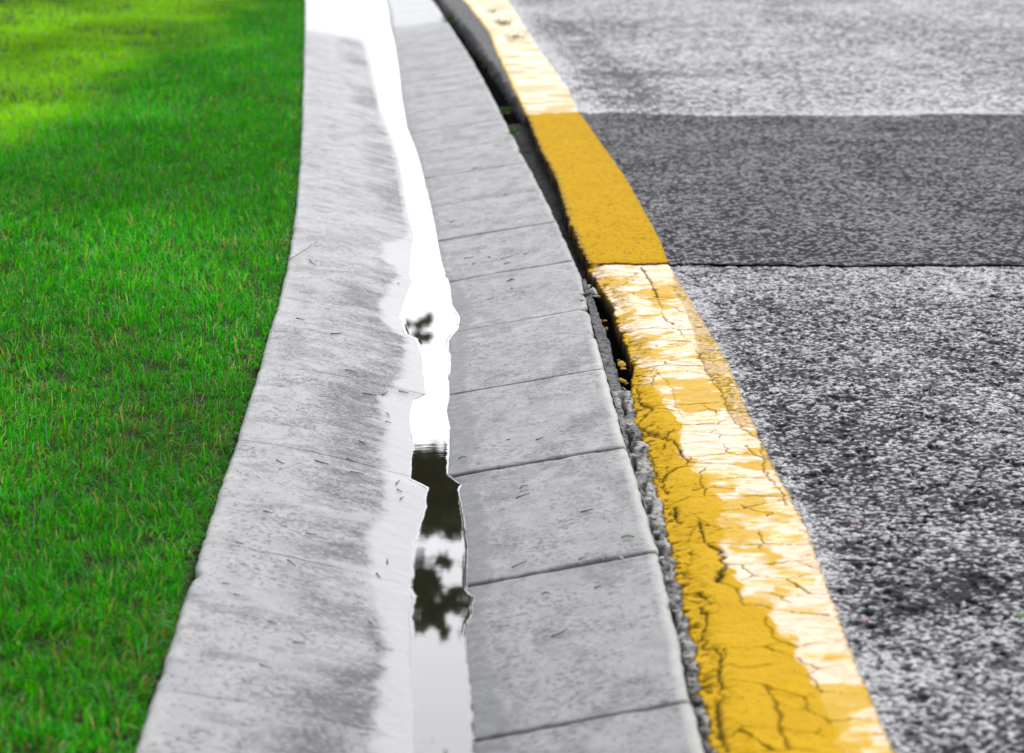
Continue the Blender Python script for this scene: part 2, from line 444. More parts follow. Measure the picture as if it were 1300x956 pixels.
# joints, evenly spaced
s565 = st_of(gp(796, 566, 0))[0, 0]; s280 = st_of(gp(706, 281, 0))[0, 0]
SP = (s280 - s565) / 4.0
s_rows = np.concatenate([np.arange(0.3, 1.6, 0.02), np.arange(1.6, 6.6, 0.0055), np.arange(6.6, 12, 0.014), np.arange(12, 20, 0.03), np.arange(20, 44, 0.15)])
joints = [s565 + SP * k for k in range(-5, 26)]
strength = {-1: 1.0, 0: 1.0, 1: 0.7, 2: 0.3, 3: 0.75, 4: 0.9, 5: 0.25, 6: 0.8, 7: 0.3, 8: 0.6, -2: 0.8}
s_rows = np.unique(np.concatenate([s_rows] + [np.array([j - 0.005, j - 0.003, j - 0.0015, j, j + 0.0015, j + 0.003, j + 0.005]) for j in joints]))

def jit(s, f, a, seed): return (fbm(s * f, s * 0 + 3.3, seed, 3) - 0.5) * 2 * a
def valley_z(s, t):
    wl = tWL(s); wr = tWR(s); l = tL(s); r = tR(s)
    mid = (wl + wr) / 2
    hw = np.maximum((wl - wr) / 2, 0.004)
    right = WZ + (0 - WZ) * np.clip((wr - t) / (wr - r), 0, 1.2) ** 0.96
    u = np.clip((t - wl) / (l - wl), 0, 1.2)
    left = WZ + (KZ - WZ) * (u * 1.25 - 0.25 * u * u * u)
    ins = WZ - 0.012 * (1 - np.clip(np.abs(t - mid) / hw, 0, 1) ** 2)
    return np.where(t < wr, right, np.where(t > wl, left, ins))

def joint_mask(s, t, left):
    m = np.zeros_like(s)
    wig = (vnoise(t * 40, s * 0.4, 5) - 0.5) * (0.007 if left else 0.0025)
    for i, j in enumerate(joints):
        k = i - 5
        a = strength.get(k, 0.55)
        w = (0.0016 if left else 0.0024 + 0.0014 * (a > 0.85)) * (0.7 + 0.6 * a)
        if not left: w = w * (1 + 0.6 * sstep(0.55, 0.8, vnoise(t * 25, s * 0 + k, 9)))
        d = np.abs(s - j + wig)
        m = np.maximum(m, a * (0.55 if left else 1.0) * np.exp(-(d / w) ** 2))
    if left: m = m * sstep(0.30, 0.55, fbm(t * 14, s * 2, 31, 2) + 0.12)
    return m

def channel(name, left, nc, mat):
    s = s_rows[:, None]
    u = np.linspace(0, 1, nc)[None, :]
    midt = (tWL(s) + tWR(s)) / 2
    if left:
        edge = tL(s) + jit(s, 7, 0.0025, 3) + jit(s, 70, 0.0022, 4)
        # chipped corner
        sc = st_of(gp(247, 727, KZ))[0, 0]
        edge = edge - 0.007 * np.exp(-((s - sc) / 0.022) ** 2)
        t = midt + (edge - midt) * u
    else:
        edge = tR(s) + jit(s, 12, 0.003, 8) + jit(s, 55, 0.0015, 9)
        for (px, py, a, w) in [(738,392,0.014,0.02),(742,372,0.012,0.012),(660,190,0.01,0.04),(752,425,0.006,0.02)]:
            sc = st_of(gp(px, py, 0))[0, 0]
            edge = edge + a * np.exp(-((s - sc) / w) ** 2)
        t = edge + (midt - edge) * u
    S2 = np.broadcast_to(s, t.shape).copy()
    z = valley_z(S2, t)
    x, y = st_xy(S2, t)
    z = z + (fbm(x * 6, y * 6, 21, 3) - 0.5) * 0.0025 + (fbm(x * 60, y * 60, 22, 2) - 0.5) * 0.0010
    inside = (t < tWL(S2)) & (t > tWR(S2))
    dist_edge = (t - edge) if not left else (edge - t)
    z = z - 0.006 * (1 - sstep(0, 0.008, np.abs(dist_edge))) ** 2
    jm = joint_mask(S2, t, left)
    z = z - jm * (0.006 if not left else 0.002)
    z = np.where(inside, np.minimum(z, WZ - 0.0015), z)
    # slab to slab: tiny steps
    # masks
    film = np.zeros_like(z); wet = np.zeros_like(z); stain = np.zeros_like(z); pale = np.zeros_like(z)
    far_wet = sstep(0, 1, (y - 12.3 + (fbm(x * 3, y * 1.2, 44, 3) - 0.5) * 3.0) / 1.2)
    if left:
        fe = tFL(S2) + (fbm(x * 18, y * 30, 51, 3) - 0.5) * 0.022
        film = (1 - sstep(-0.016, 0.007, t - fe + (fbm(x * 60, y * 60, 62, 3) - 0.5) * 0.014))
        d = t - fe
        lat = fbm(t * 9, S2 * 30, 52, 4)
        blot = fbm(t * 6, S2 * 3.2, 53, 3)
        band = sstep(-0.006, 0.010, d) * (1 - sstep(0.03, 0.17, d))
        stain = band * sstep(0.36, 0.60, 0.5 * lat + 0.5 * blot) * (0.8 + 0.6 * sstep(0.4, 0.62, blot))
        stain = np.maximum(stain, 0.5 * sstep(0.56, 0.68, fbm(t * 16, S2 * 22, 54, 4)) * sstep(0.0, 0.02, d))
        # under the joints the stain is washed pale for a few centimetres
        for j in joints:
            stain = stain * (1 - 0.5 * np.exp(-((S2 - j + 0.02) / 0.03) ** 2))
        film = np.maximum(film, far_wet)
        pale = 0.35 * (1 - sstep(0.01, 0.05, np.abs(dist_edge))) * sstep(0.4, 0.6, fbm(x * 8, y * 8, 61))
        pale = np.maximum(pale, film * 0.0)
    else:
        fe = tFR(S2) + (fbm(x * 25, y * 30, 55, 4) - 0.5) * 0.030
        wet = sstep(-0.005, 0.006, t - fe)
        d = fe - t
        stain = 0.45 * sstep(0.0, 0.004, d) * (1 - sstep(0.008, 0.05, d)) * sstep(0.42, 0.6, fbm(t * 60, S2 * 25, 56, 3))
        for i, j in enumerate(joints):
            stain = np.maximum(stain, 0.55 * np.exp(-((S2 - j - 0.008) / 0.018) ** 2) * sstep(0.45, 0.62, fbm(t * 30, S2 * 10, 57, 3)))
        stain = np.maximum(stain, 0.5 * sstep(0.58, 0.68, fbm(t * 14, S2 * 9, 58, 4)))
        film = far_wet * sstep(13.4, 14.4, y)
        rim = (1 - sstep(0.012, 0.018, np.abs(dist_edge))) * (y < 4.9)
        pale = 0.55 * rim + 0.3 * (1 - sstep(0.004, 0.02, np.abs(dist_edge)))
    stain = stain * (1 - far_wet)
    wet = np.where(inside, 1, wet)
    A = dict(farwet=far_wet, film=film, wet=wet, stain=stain, pale=pale, crack=np.clip(jm, 0, 1))
    # vertical outer face
    ei = -1 if left else 0
    xe, ye = x[:, ei:][:, :1] if left else x[:, :1], y[:, ei:][:, :1] if left else y[:, :1]
    ze = (z[:, ei:][:, :1] if left else z[:, :1])
    def app(a, e): return np.concatenate([a, e], 1) if left else np.concatenate([e, a], 1)
    x2, y2, z2 = app(x, xe), app(y, ye), app(z, ze * 0 - 0.14)
    A = {k: app(v, v[:, -1:] if left else v[:, :1]) for k, v in A.items()}
    V = np.stack([x2, y2, z2], -1).reshape(-1, 3)
    Fm = grid_faces(len(s_rows), nc + 1)
    Fm = Fm[:, ::-1] if left else Fm[:, ::-1]
    if not left: pass
    o = mesh_obj(name, V, Fm, mat, attrs={k: v.ravel() for k, v in A.items()})
    return o
k_o = channel('kerb', True, 84, M_KERB)
tag(k_o, kind='structure', label='pale concrete kerb slope between the lawn and the water, dark stained near the water')
g_o = channel('gutter', False, 66, M_GUTTER)
tag(g_o, kind='structure', label='grey concrete gutter slabs with dark cross joints between the water and the road')
for o in (k_o, g_o):
    me = o.data
    if me.polygons[len(me.polygons) // 2].normal.z < 0: me.flip_normals()

# ------------------------------------------------------------------ water
def water():
    s = s_rows[(s_rows > 0.3) & (s_rows < 44)][:, None]
    u = np.array([0, 0.02, 0.05, 0.1, 0.2, 0.35, 0.5, 0.65, 0.8, 0.9, 0.95, 0.98, 1.0])[None, :]
    a, b = tWR(s) - 0.0022 + jit(s, 30, 0.0016, 71), tWL(s) + 0.0022 + jit(s, 30, 0.0016, 72)
    t = a + (b - a) * u
    S2 = np.broadcast_to(s, t.shape)
    de = np.minimum(t - a, b - t)
    z = WZ + 0.0007 * np.exp(-de / 0.0016)
    x, y = st_xy(S2, t)
    V = np.stack([x, y, z], -1).reshape(-1, 3)
    o = mesh_obj('water', V, grid_faces(len(s), u.shape[1])[:, ::-1], M_WATER)
    if o.data.polygons[500].normal.z < 0: o.data.flip_normals()
    return tag(o, kind='structure', label='narrow stream of still water along the middle of the gutter')
water()

# ------------------------------------------------------------------ road edge: crumbled joint, yellow line, first asphalt
Y_P0, Y_P1 = gp(900, 338, 0)[1], gp(900, 148, 0)[1]         # the darker patch lies between these
def crk(pts, ox, oy, k): return np.array([gp(ox + px * k, oy + py * k, 0) for px, py in pts])
C8 = lambda p: crk(p, 750, 540, 0.345)
C5 = lambda p: crk(p, 680, 300, 0.272)
CR = [  # (polyline, width, strength)
 (C8([(190,10),(240,30),(250,40),(300,55),(320,80),(345,120),(370,140)]), .0020, 1),
 (C8([(370,140),(520,145)]), .0012, .7), (C8([(370,140),(450,128),(520,130)]), .0009, .6),
 (C8([(205,70),(235,140),(240,180),(265,185),(300,160),(370,150)]), .0018, .9),
 (C8([(265,185),(275,230),(285,240)]), .0018, .9), (C8([(225,275),(285,280),(380,265),(560,262),(700,266)]), .0013, .75),
 (C8([(310,290),(315,330),(330,350)]), .0024, 1), (C8([(375,240),(410,230),(400,180),(420,160)]), .0014, .7),
 (C8([(395,355),(410,390),(420,430),(480,470),(490,530),(470,580)]), .0020, .95),
 (C8([(330,600),(390,605),(435,635),(440,660)]), .0022, .9),
 (C8([(400,660),(425,690),(415,800),(470,820),(480,900),(480,990),(470,1080),(500,1180)]), .0024, .9),
 (C8([(470,580),(535,605),(560,670),(600,665),(750,690),(880,700)]), .0013, .65),
 (C8([(640,710),(690,800),(750,815),(900,795)]), .0014, .65), (C8([(485,520),(640,515),(800,500)]), .0010, .55),
 (C8([(460,860),(560,900),(700,880)]), .0011, .4), (C8([(575,80),(600,110),(650,130)]), .0018, .7),
 (C8([(620,20),(640,170),(700,250),(720,300)]), .0014, .6), (C8([(300,430),(360,420),(395,355)]), .0010, .5),
 (C8([(500,940),(640,960),(800,1010)]), .0014, .6),(C8([(640,960),(690,1060),(720,1200)]), .0018, .7),
 (C5([(490,150),(520,180),(550,250),(570,290)]), .0022, .9), (C5([(570,290),(640,295)]), .0014, .7),
 (C5([(600,380),(615,400),(640,415)]), .0024, .8), (C5([(380,440),(540,430),(720,440)]), .0018, .45),
 (C5([(440,500),(600,490),(720,500)]), .0028, .55), (C5([(380,370),(520,375),(600,378)]), .0014, .5),
 (C5([(480,610),(600,605),(760,610)]), .0018, .8), (C5([(500,790),(650,790),(850,780)]), .0016, .7),
 (C5([(620,880),(850,880),(890,860)]), .0016, .75),
 (C5([(570,290),(590,360),(600,380)]), .0012, .5),
 (C5([(740,540),(760,560),(800,640),(830,690),(870,740),(900,830),(960,900),(1040,950)]), .0018, .55),
 (C5([(540,600),(580,650),(620,690),(640,720),(660,800),(690,850)]), .0012, .35),
 (C5([(470,690),(490,760),(540,800),(470,860),(560,910),(630,950)]), .0022, .85),
]
lineB = C5([(640,130),(640,260),(690,330),(740,470),(760,560),(800,640),(870,740),(900,830),(960,900)])   # worn textured band lies right of this
lineB = np.vstack([C8([(720,420),(660,200)]), lineB[::-1]]) if False else lineB
glB = np.vstack([C5([(270,170),(330,280),(360,370),(420,480),(470,600),(520,690),(600,780),(690,900)]), C8([(330,60),(345,120),(410,180),(420,240),(450,290),(480,340),(490,480),(500,540),(540,620),(650,690),(690,790),(740,850),(800,940),(880,1100)])])
glq = st_of(glB); glq = glq[np.argsort(glq[:, 0])]
lbq = st_of(lineB); lbq = lbq[np.argsort(lbq[:, 0])]
filq = st_of(np.array([gp(x, y, 0) for x, y in [(745,352),(759,392),(770,417),(778,445),(786,474),(792,492)]])); filq = filq[np.argsort(filq[:, 0])]
nearcr = np.array([gp(x, y, 0) for x, y in [(790,495),(797,540),(805,580),(817,613),(825,638),(828,661),(839,686),(843,709),(853,754),(859,809),(877,861),(890,910),(905,970)]])
FARW = -0.36                                               # strip's outer limit
def stones(x, y, white):
    f = 150.0
    wx_, wy_ = x * f + (vnoise(x * 190, y * 190, 171) - 0.5) * 0.9, y * f + (vnoise(x * 190, y * 190, 172) - 0.5) * 0.9
    ix, iy = np.floor(wx_), np.floor(wy_)
    d1 = np.full(x.shape, 9.0); r1 = np.zeros(x.shape); r2 = np.zeros(x.shape); sz = np.zeros(x.shape)
    for a in (-1, 0, 1):
        for b in (-1, 0, 1):
            px, py = ix + a + 0.15 + 0.7 * hash2(ix + a, iy + b, 5), iy + b + 0.15 + 0.7 * hash2(ix + a, iy + b, 6)
            dd = np.hypot(wx_ - px, wy_ - py); m_ = dd < d1
            d1 = np.where(m_, dd, d1); r1 = np.where(m_, hash2(ix + a, iy + b, 7), r1); r2 = np.where(m_, hash2(ix + a, iy + b, 8), r2)
    body = 1 - sstep(0.35 + 0.2 * r2, 0.70 + 0.15 * r2, d1)
    share = 0.33 + 0.45 * (fbm(x * 2.1, y * 2.1, 173, 3) - 0.5) + 0.38 * (fbm(x * 11, y * 11, 174, 3) - 0.5) + 0.35 * (fbm(x * 42, y * 42, 175, 2) - 0.5) + 0.42 * white
    lit = sstep(-0.22, 0.30, r1 - (1 - share))
    hole = sstep(0.62, 0.76, fbm(x * 55, y * 55, 176, 2))
    z = body * (0.35 + 0.65 * r2) * 0.0032 * (0.55 + 0.45 * lit) - hole * 0.004 + (fbm(x * 45, y * 45, 177, 2) - 0.5) * 0.003 - 0.002
    return z, lit * (1 - 0.8 * hole), body, r2 * (1 - hole)
def seam_n(x, y):
    f = sstep(6.5, 8.0, y)
    return (fbm(x * 30, y * 0 + 1, 86, 3) - 0.5) * (0.03 + 0.07 * f) + (fbm(x * 2.5, y * 0 + 5, 87, 3) - 0.5) * (0.03 + 0.22 * f)
def white_at(x, y, w, sec):
    n_ = (fbm(x * 9, y * 9, 138, 3) - 0.5) * 0.05
    a0 = 0.75 * (1 - sstep(0.0, 0.055, w + n_)) + 0.40 * (1 - sstep(0.0, 0.75, Y_P0 - y + (fbm(x * 3, y * 3, 132, 3) - 0.5) * 0.9)) + 0.30 * sstep(0.50, 0.66, fbm(x * 2.2, y * 1.6, 133, 3))
    a1 = 0.42 * (fbm(x * 1.5, y * 1.2, 134, 4) - 0.42)
    a2 = 0.8 * (1 - sstep(0, 0.5, y - Y_P1 + (fbm(x * 4, y * 2, 135, 2) - 0.5) * 0.5)) + 0.4 * sstep(0.45, 0.65, fbm(x * 1.2, y * 0.6, 136, 3)) \
        + 0.7 * (1 - sstep(0.03, 0.12, w)) - 0.6 * np.exp(-((w - 0.24 + (fbm(x * 2, y * 2, 137, 2) - 0.5) * 0.2) / 0.08) ** 2) * (y < 14)
    return np.where(sec == 0, a0, np.where(sec == 1, a1, a2))
def road_edge():
    rows = np.concatenate([np.arange(0.3, 1.5, 0.02), np.arange(1.5, 5.6, 0.0024), np.arange(5.6, 9, 0.006), np.arange(9, 18, 0.02), np.arange(18, 44, 0.15)])
    # exact rows at the ends of the patch
    s = rows[:, None]
    e0 = tR(s) - 0.001
    nc = 150
    u = np.linspace(0, 1, nc)[None, :]
    out_t = tY1(s) - 0.05
    t = e0 + (out_t - e0) * u
    S2 = np.broadcast_to(s, t.shape).copy()
    x, y = st_xy(S2, t)
    wx, wy = x + (fbm(x * 60, y * 60, 81, 4) - 0.5) * 0.014, y + (fbm(x * 60, y * 60, 82, 4) - 0.5) * 0.014
    y0 = tY0(S2) + (fbm(x * 60, y * 60, 83, 4) - 0.5) * 0.018 + (fbm(x * 8, y * 10, 84, 2) - 0.5) * 0.004
    y1 = tY1(S2) + (fbm(x * 90, y * 90, 85, 2) - 0.5) * np.where(y < Y_P0, 0.007, 0.003)
    yb = y + seam_n(x, y)
    sec_near, sec_far = yb < Y_P0, yb > Y_P1
    sec_mid = ~sec_near & ~sec_far
    paint = (t < y0) & (t > y1)
    crack = np.zeros_like(t)
    for pts, w, a in CR:
        w = w * 1.25 * (0.55 + 1.6 * vnoise(x * 35, y * 35, 90) ** 2)
        d = seg_dist(wx, wy, pts)
        crack = np.maximum(crack, a * np.exp(-(d / w) ** 2) * sstep(-0.1, 0.25, vnoise(x * 60, y * 60, 91)))
    # fine network near the left margin of the paint
    cx, cy = wx * 26, wy * 34
    ix, iy = np.floor(cx), np.floor(cy)
    d1 = np.full(cx.shape, 9.0); d2 = d1.copy()
    for a in (-1, 0, 1):
        for b in (-1, 0, 1):
            px, py = ix + a + hash2(ix + a, iy + b, 5), iy + b + hash2(ix + a, iy + b, 6)
            dd = np.hypot(cx - px, cy - py)
            d2 = np.minimum(d2, np.maximum(d1, dd)); d1 = np.minimum(d1, dd)
    net = 1 - sstep(0.015, 0.07, d2 - d1)
    lm = (1 - sstep(0.02, 0.055, y0 - t)) * sstep(0.45, 0.6, vnoise(x * 22, y * 9, 92))
    crack = np.maximum(crack, net * lm * 0.95 * (paint & sec_near))
    cx, cy = wx * 11, wy * 13
    ix2, iy2 = np.floor(cx), np.floor(cy)
    e1 = np.full(cx.shape, 9.0); e2 = e1.copy()
    for a in (-1, 0, 1):
        for b in (-1, 0, 1):
            px, py = ix2 + a + hash2(ix2 + a, iy2 + b, 15), iy2 + b + hash2(ix2 + a, iy2 + b, 16)
            dd = np.hypot(cx - px, cy - py); e2 = np.minimum(e2, np.maximum(e1, dd)); e1 = np.minimum(e1, dd)
    net2 = (1 - sstep(0.006, 0.030, e2 - e1)) * sstep(0.40, 0.62, vnoise(x * 16, y * 16, 94))
    crack = np.maximum(crack, net2 * 0.8 * (paint & sec_near))
    chip = sstep(0.64, 0.68, fbm(x * 70, y * 70, 95, 3)) * (1 - sstep(0.0, 0.035, y0 - t))
    crack = np.maximum(crack, np.clip(chip, 0, 1) * 0.85 * (paint & sec_near))
    rim_d = (1 - sstep(0.0008, 0.0042, y0 - t)) * (y < Y_P1 + 1)
    crack = np.maximum(crack, 0.85 * rim_d * paint)
    # seam of the patch
    seam0 = np.exp(-((yb - Y_P0) / 0.0042) ** 2) * sstep(0.2, 0.5, vnoise(x * 30, y * 0, 93) + 0.15)
    crack = np.maximum(crack, seam0 * 0.95)
    z = np.zeros_like(t)
    z = z + np.where(paint, 0.002, 0)
    # texture and plate relief in the worn part
    z = z + (fbm(x * 5, y * 5, 101, 3) - 0.5) * 0.006
    plate = (hash2(ix * 0 + np.floor(wy * 9.5 + (hash2(np.floor(wx * 8), np.floor(wx * 0), 7)) * 0.7), np.floor(wx * 8 + 0.4), 55) - 0.5)
    rough = np.where(sec_near & paint & (t < np.interp(S2, glq[:, 0], glq[:, 1])), 0.0006, 0.0022)
    z = z + (fbm(x * 150, y * 150, 102, 3) - 0.5) * rough
    crown = np.where(paint, -0.010 * (1 - sstep(0.0, 0.05, y0 - t)), 0)
    z = z + crown * sec_near
    dp = np.abs(yb - Y_P0)
    z = z + 0.004 * (sec_mid) * (1 - 0.0)
    # the crumbled joint beside the concrete
    gap = t > y0
    fil = np.interp(S2, filq[:, 0], filq[:, 1]) + (fbm(x * 60, y * 60, 111, 3) - 0.5) * 0.008
    sA, sB = filq[0, 0], filq[-1, 0]                    # between these: a strip of grey filler, then the open gap
    n3 = fbm(x * 55, y * 55, 112, 4)
    openg = np.zeros_like(t)
    in_mid = (S2 >= sA) & (S2 <= sB)
    openg = np.where(in_mid, sstep(-0.002, 0.003, fil - t), openg)
    far_part = S2 > sB
    # beyond: open dark gap; past the patch the right part of the margin is grey asphalt
    e = tR(S2) - t; wd = tR(S2) - tY0(S2)
    fr = np.clip(e / np.maximum(wd, 1e-4), 0, 1.2)
    lim = np.where(y > Y_P1, np.interp(y, [Y_P1, 12.0, 15.3, 40], [0.95, 0.50, 0.25, 0.22]), np.interp(y, [Y_P0, Y_P1], [1.25, 1.2]))
    og = 1 - sstep(-0.10, 0.12, fr - lim + (n3 - 0.5) * 0.5)
    openg = np.where(far_part, og * np.where(sec_mid, 0.75, 1.0), openg)
    near_part = S2 < sA
    dn = seg_dist(x + (fbm(x * 80, y * 80, 113, 3) - 0.5) * 0.012, y, nearcr)
    cn_ = np.exp(-(dn / 0.0030) ** 2) * sstep(0.35, 0.55, vnoise(x * 20, y * 38, 114))
    hole = np.zeros_like(t)
    for (px, py, r) in [(812,551,0.011),(797,532,0.004),(843,709,0.006),(839,686,0.005),(827,661,0.004),(790,505,0.005),(817,613,0.005),(845,716,0.004)]:
        gx, gy = gp(px, py, 0)
        hole = np.maximum(hole, 1 - sstep(0.5, 1.1, np.hypot((x - gx), (y - gy) * 0.7) / r + (n3 - 0.5)))
    openg = np.where(near_part, np.maximum(cn_, hole), openg)
    openg = openg * gap
    crumbs = (fbm(x * 42, y * 42, 115, 3) - 0.5) * 0.016
    z = z + np.where(gap, -0.006 + crumbs * 0.8, 0)
    z = z - openg * 0.045
    z = z - crack * 0.0035 * (~gap)
    crackA = np.clip(np.where(gap, np.clip(openg * 1.1, 0, 1) + sstep(0.004, 0.010, -crumbs) * 0.6, crack), 0, 1)
    pale = np.zeros_like(t)
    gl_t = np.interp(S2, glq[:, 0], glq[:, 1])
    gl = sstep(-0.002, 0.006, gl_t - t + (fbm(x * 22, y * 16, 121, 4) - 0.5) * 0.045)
    lb_t = np.interp(S2, lbq[:, 0], lbq[:, 1]); lb_t = np.where(S2 < lbq[0, 0], y1 + 0.004, lb_t)
    worn = sstep(-0.003, 0.006, lb_t - t) * (S2 < lbq[-1, 0])
    gold = sstep(0.50, 0.60, vnoise(wx * 9, wy * 7, 122) * 0.5 + 0.3 * vnoise(wx * 24, wy * 26, 123) + 0.2 * vnoise(wx * 60, wy * 60, 127))
    gloss = np.where(sec_near, gl * (1 - 0.3 * worn) * (1 - 0.6 * gold), 0)
    gloss = np.where(sec_far, 0.35 + 0.65 * sstep(0.0, 0.02, y0 - t) * sstep(0.3, 0.5, vnoise(x * 12, y * 20, 124)), gloss)
    gloss = np.clip(gloss, 0, 1) * (1 - np.clip(crack * 1.2, 0, 1))
    glare_p = np.where(sec_near, gl * (1 - gold) * 0.85 * (1 - worn * 0.5) * sstep(0.3, 0.55, fbm(x * 18, y * 26, 125, 4)), 0)
    glare_p = np.where(sec_far, 0.62 * sstep(0.0, 0.03, y0 - t), glare_p)  # far line: cream glare painted across nearly its whole width
    wear = np.where(sec_near, worn * 0.9, 0) * (y < Y_P0)
    lowp = np.where(paint, (1 - sstep(0.0, 0.018, y0 - t)) * sec_mid + 0.5 * (1 - sstep(0.0, 0.006, t - y1)), 0)
    pale_g = np.where(near_part, sstep(0.42, 0.55, fbm(x * 35, y * 35, 126, 3)) * sstep(0.004, 0.010, e) * 0.8 + 0.2, 0.0)
    white = np.where(gap, 0, white_at(x, y, tY1(S2) - t, np.where(sec_near, 0, np.where(sec_mid, 1, 2))))
    zs, lit_, body_, tone_ = stones(x, y, white)
    outp = (~paint) & (~gap) & sec_near
    z = np.where(outp, z + zs, z)
    A = dict(lit=lit_, body=body_, tone=tone_, crack=crackA, pale=np.where(gap, pale_g, glare_p), gloss=gloss, wear=wear, lowpaint=lowp, white=white)
    V = np.stack([x, y, z], -1).reshape(-1, 3)
    A = {k: v.ravel().astype(np.float32) for k, v in A.items()}
    Fm = grid_faces(*t.shape)
    def fm(mask): return mask.ravel()[Fm].mean(1) > 0.5
    p, gp_, sn, sf = fm(paint), fm(gap), fm(sec_near), fm(sec_far)
    gp_ = gp_ & ~p
    sm = ~sn & ~sf
    sel = [('yellow_line', p & sn, M_PAINT_NEAR, 'thick cracked yellow edge line with cream sheen on the near worn asphalt'),
           ('yellow_line', p & sm, M_PAINT_MID, 'flat even yellow edge line on the dark asphalt patch'),
           ('yellow_line', p & sf, M_PAINT_FAR, 'blurred cream yellow edge line beyond the dark asphalt patch'),
           ('joint_gap', gp_, M_CRUMB, 'crumbled black open joint between the concrete gutter and the yellow line'),
           ('road_edge', ~p & ~gp_ & sn, M_ROAD_NEAR, 'whitish strip of near asphalt along the yellow line'),
           ('road_edge', ~p & ~gp_ & sm, M_ROAD_MID, 'strip of dark asphalt patch along the yellow line'),
           ('road_edge', ~p & ~gp_ & sf, M_ROAD_FAR, 'strip of far pale asphalt along the yellow line')]
    for nm, m, mat, lab in sel:
        v, f, a = sub_mesh(V, Fm[m], A)
        o = mesh_obj(nm, v, f, mat, attrs=a)
        if o.data.polygons[len(o.data.polygons) // 2].normal.z < 0: o.data.flip_normals()
        tag(o, kind='structure', label=lab)
road_edge()

# ------------------------------------------------------------------ the road itself
def road(name, ya, yb, mat, lab, dy, zo, seed):
    ys = np.arange(ya, yb + dy * 0.5, dy); ys[-1] = yb
    fine = seed == 0
    if fine: ys = np.concatenate([np.arange(ya, 2.3, 0.02), np.arange(2.3, 4.0, 0.0024), np.arange(4.0, yb - 0.001, 0.0036), [yb]])
    w = np.concatenate([np.arange(0, 1.25, 0.0026), np.linspace(1.27, 2, 40), np.linspace(2.1, 9, 40)]) if fine else np.concatenate([np.linspace(0, 1.2, 90), np.linspace(1.25, 9, 40)])
    # inner edge = outer edge of the fine strip
    srow = np.interp(ys, Yc, S)
    t = tY1(srow) - 0.0485
    xx, yy = st_xy(srow, t)
    xi = np.interp(ys, yy, xx)
    x = xi[:, None] + w[None, :]; y = np.broadcast_to(ys[:, None], x.shape).copy()
    z = (fbm(x * 5, y * 5, 101, 3) - 0.5) * 0.006 + zo + (fbm(x * 1.1, y * 1.1, 131, 2) - 0.5) * 0.006 * sstep(0.0, 0.3, w)[None, :]
    yw = y + seam_n(x, y)
    A = {}
    if seed == 0:
        y = np.where(y > yb - 1e-6, y + (y - yw), y)
        cr = np.exp(-((y - yb) / 0.006) ** 2)
    elif seed == 1:
        y = np.where((y < ya + 1e-6) | (y > yb - 1e-6), y + (y - yw), y)
        cr = 0.95 * np.exp(-((y - ya) / 0.012) ** 2)
    else:
        y = np.where(y < ya + 1e-6, y + (y - yw), y)
        cr = 0 * y
    white = white_at(x, y, w[None, :] + 0.0485, np.full(x.shape, seed))
    ex = {}
    if fine:
        zs, lit_, body_, tone_ = stones(x, y, white)
        z = z + zs; ex = dict(lit=lit_.ravel(), body=body_.ravel(), tone=tone_.ravel())
    A = dict(**ex, white=white.ravel(), crack=np.broadcast_to(cr, y.shape).ravel())
    V = np.stack([x, y, z], -1).reshape(-1, 3)
    o = mesh_obj(name, V, grid_faces(*x.shape), mat, attrs=A)
    if o.data.polygons[0].normal.z < 0: o.data.flip_normals()
    tag(o, kind='structure', label=lab)
road('road', 1.0, Y_P0, M_ROAD_NEAR, 'coarse worn wet asphalt with white speckled stones in front of the seam', 0.03, 0.0, 0)
road('road', Y_P0, Y_P1, M_ROAD_MID, 'darker smoother asphalt patch across the road', 0.03, 0.004, 1)
road('road', Y_P1, 44.0, M_ROAD_FAR, 'pale glaring asphalt beyond the dark patch', 0.1, 0.0, 2)
# bed below joint and road, so that no gap is bottomless
mesh_obj('roadbed', [(-14, -6, -0.15), (14, -6, -0.15), (14, 50, -0.15), (-14, 50, -0.15)], [(0, 1, 2, 3)], M_DARK, smooth=False)['kind'] = 'structure'

# ------------------------------------------------------------------ lawn
def xl_at(Y):
    srow = np.arange(0.1, 44, 0.05); xx, yy = st_xy(srow, tL(srow)); return np.interp(Y, yy, xx)
def lawn_z(x, y, d):
    bump = (fbm(x * 1.5 + 7, y * 0.9, 141, 3) - 0.5) * 0.15
    return 0.000 + sstep(0.05, 1.2, d) * bump + 0.05 * sstep(0.2, 3.5, d) * np.minimum(d, 8) + 0.002
def lawn():
    ys = np.concatenate([np.arange(-2, 16, 0.06), np.arange(16, 46, 0.4)])
    w = np.concatenate([[0, 0.002, 0.004, 0.015], np.linspace(0.05, 5, 90), np.linspace(5.3, 14, 20)])
    y = np.broadcast_to(ys[:, None], (len(ys), len(w))); x = xl_at(ys)[:, None] - 0.002 - w[None, :]
    d = np.broadcast_to(w[None, :], x.shape)
    z = lawn_z(x, y, d) - 0.012 * (1 - sstep(0.0, 0.03, d)) - np.where(d < 0.003, 0.12, 0)
    V = np.stack([x, y, z], -1).reshape(-1, 3)
    o = mesh_obj('lawn_soil', V, grid_faces(*x.shape), M_SOIL)
    if o.data.polygons[len(o.data.polygons)//2].normal.z < 0: o.data.flip_normals()
    tag(o, kind='structure', label='dark green soil surface under the grass beside the kerb')
lawn()
V = []
gx = np.concatenate([-np.geomspace(1500, 12, 24), np.linspace(-10, 8, 8), np.geomspace(9, 1500, 24)])
gy = np.concatenate([-np.geomspace(600, 5, 16), np.geomspace(5, 1500, 30)])
GX, GY = np.meshgrid(gx, gy)
GZ = -0.2 + 0 * GX + sstep(60, 400, np.hypot(GX, GY)) * (fbm(GX / 160, GY / 160, 151, 3) - 0.4) * 4
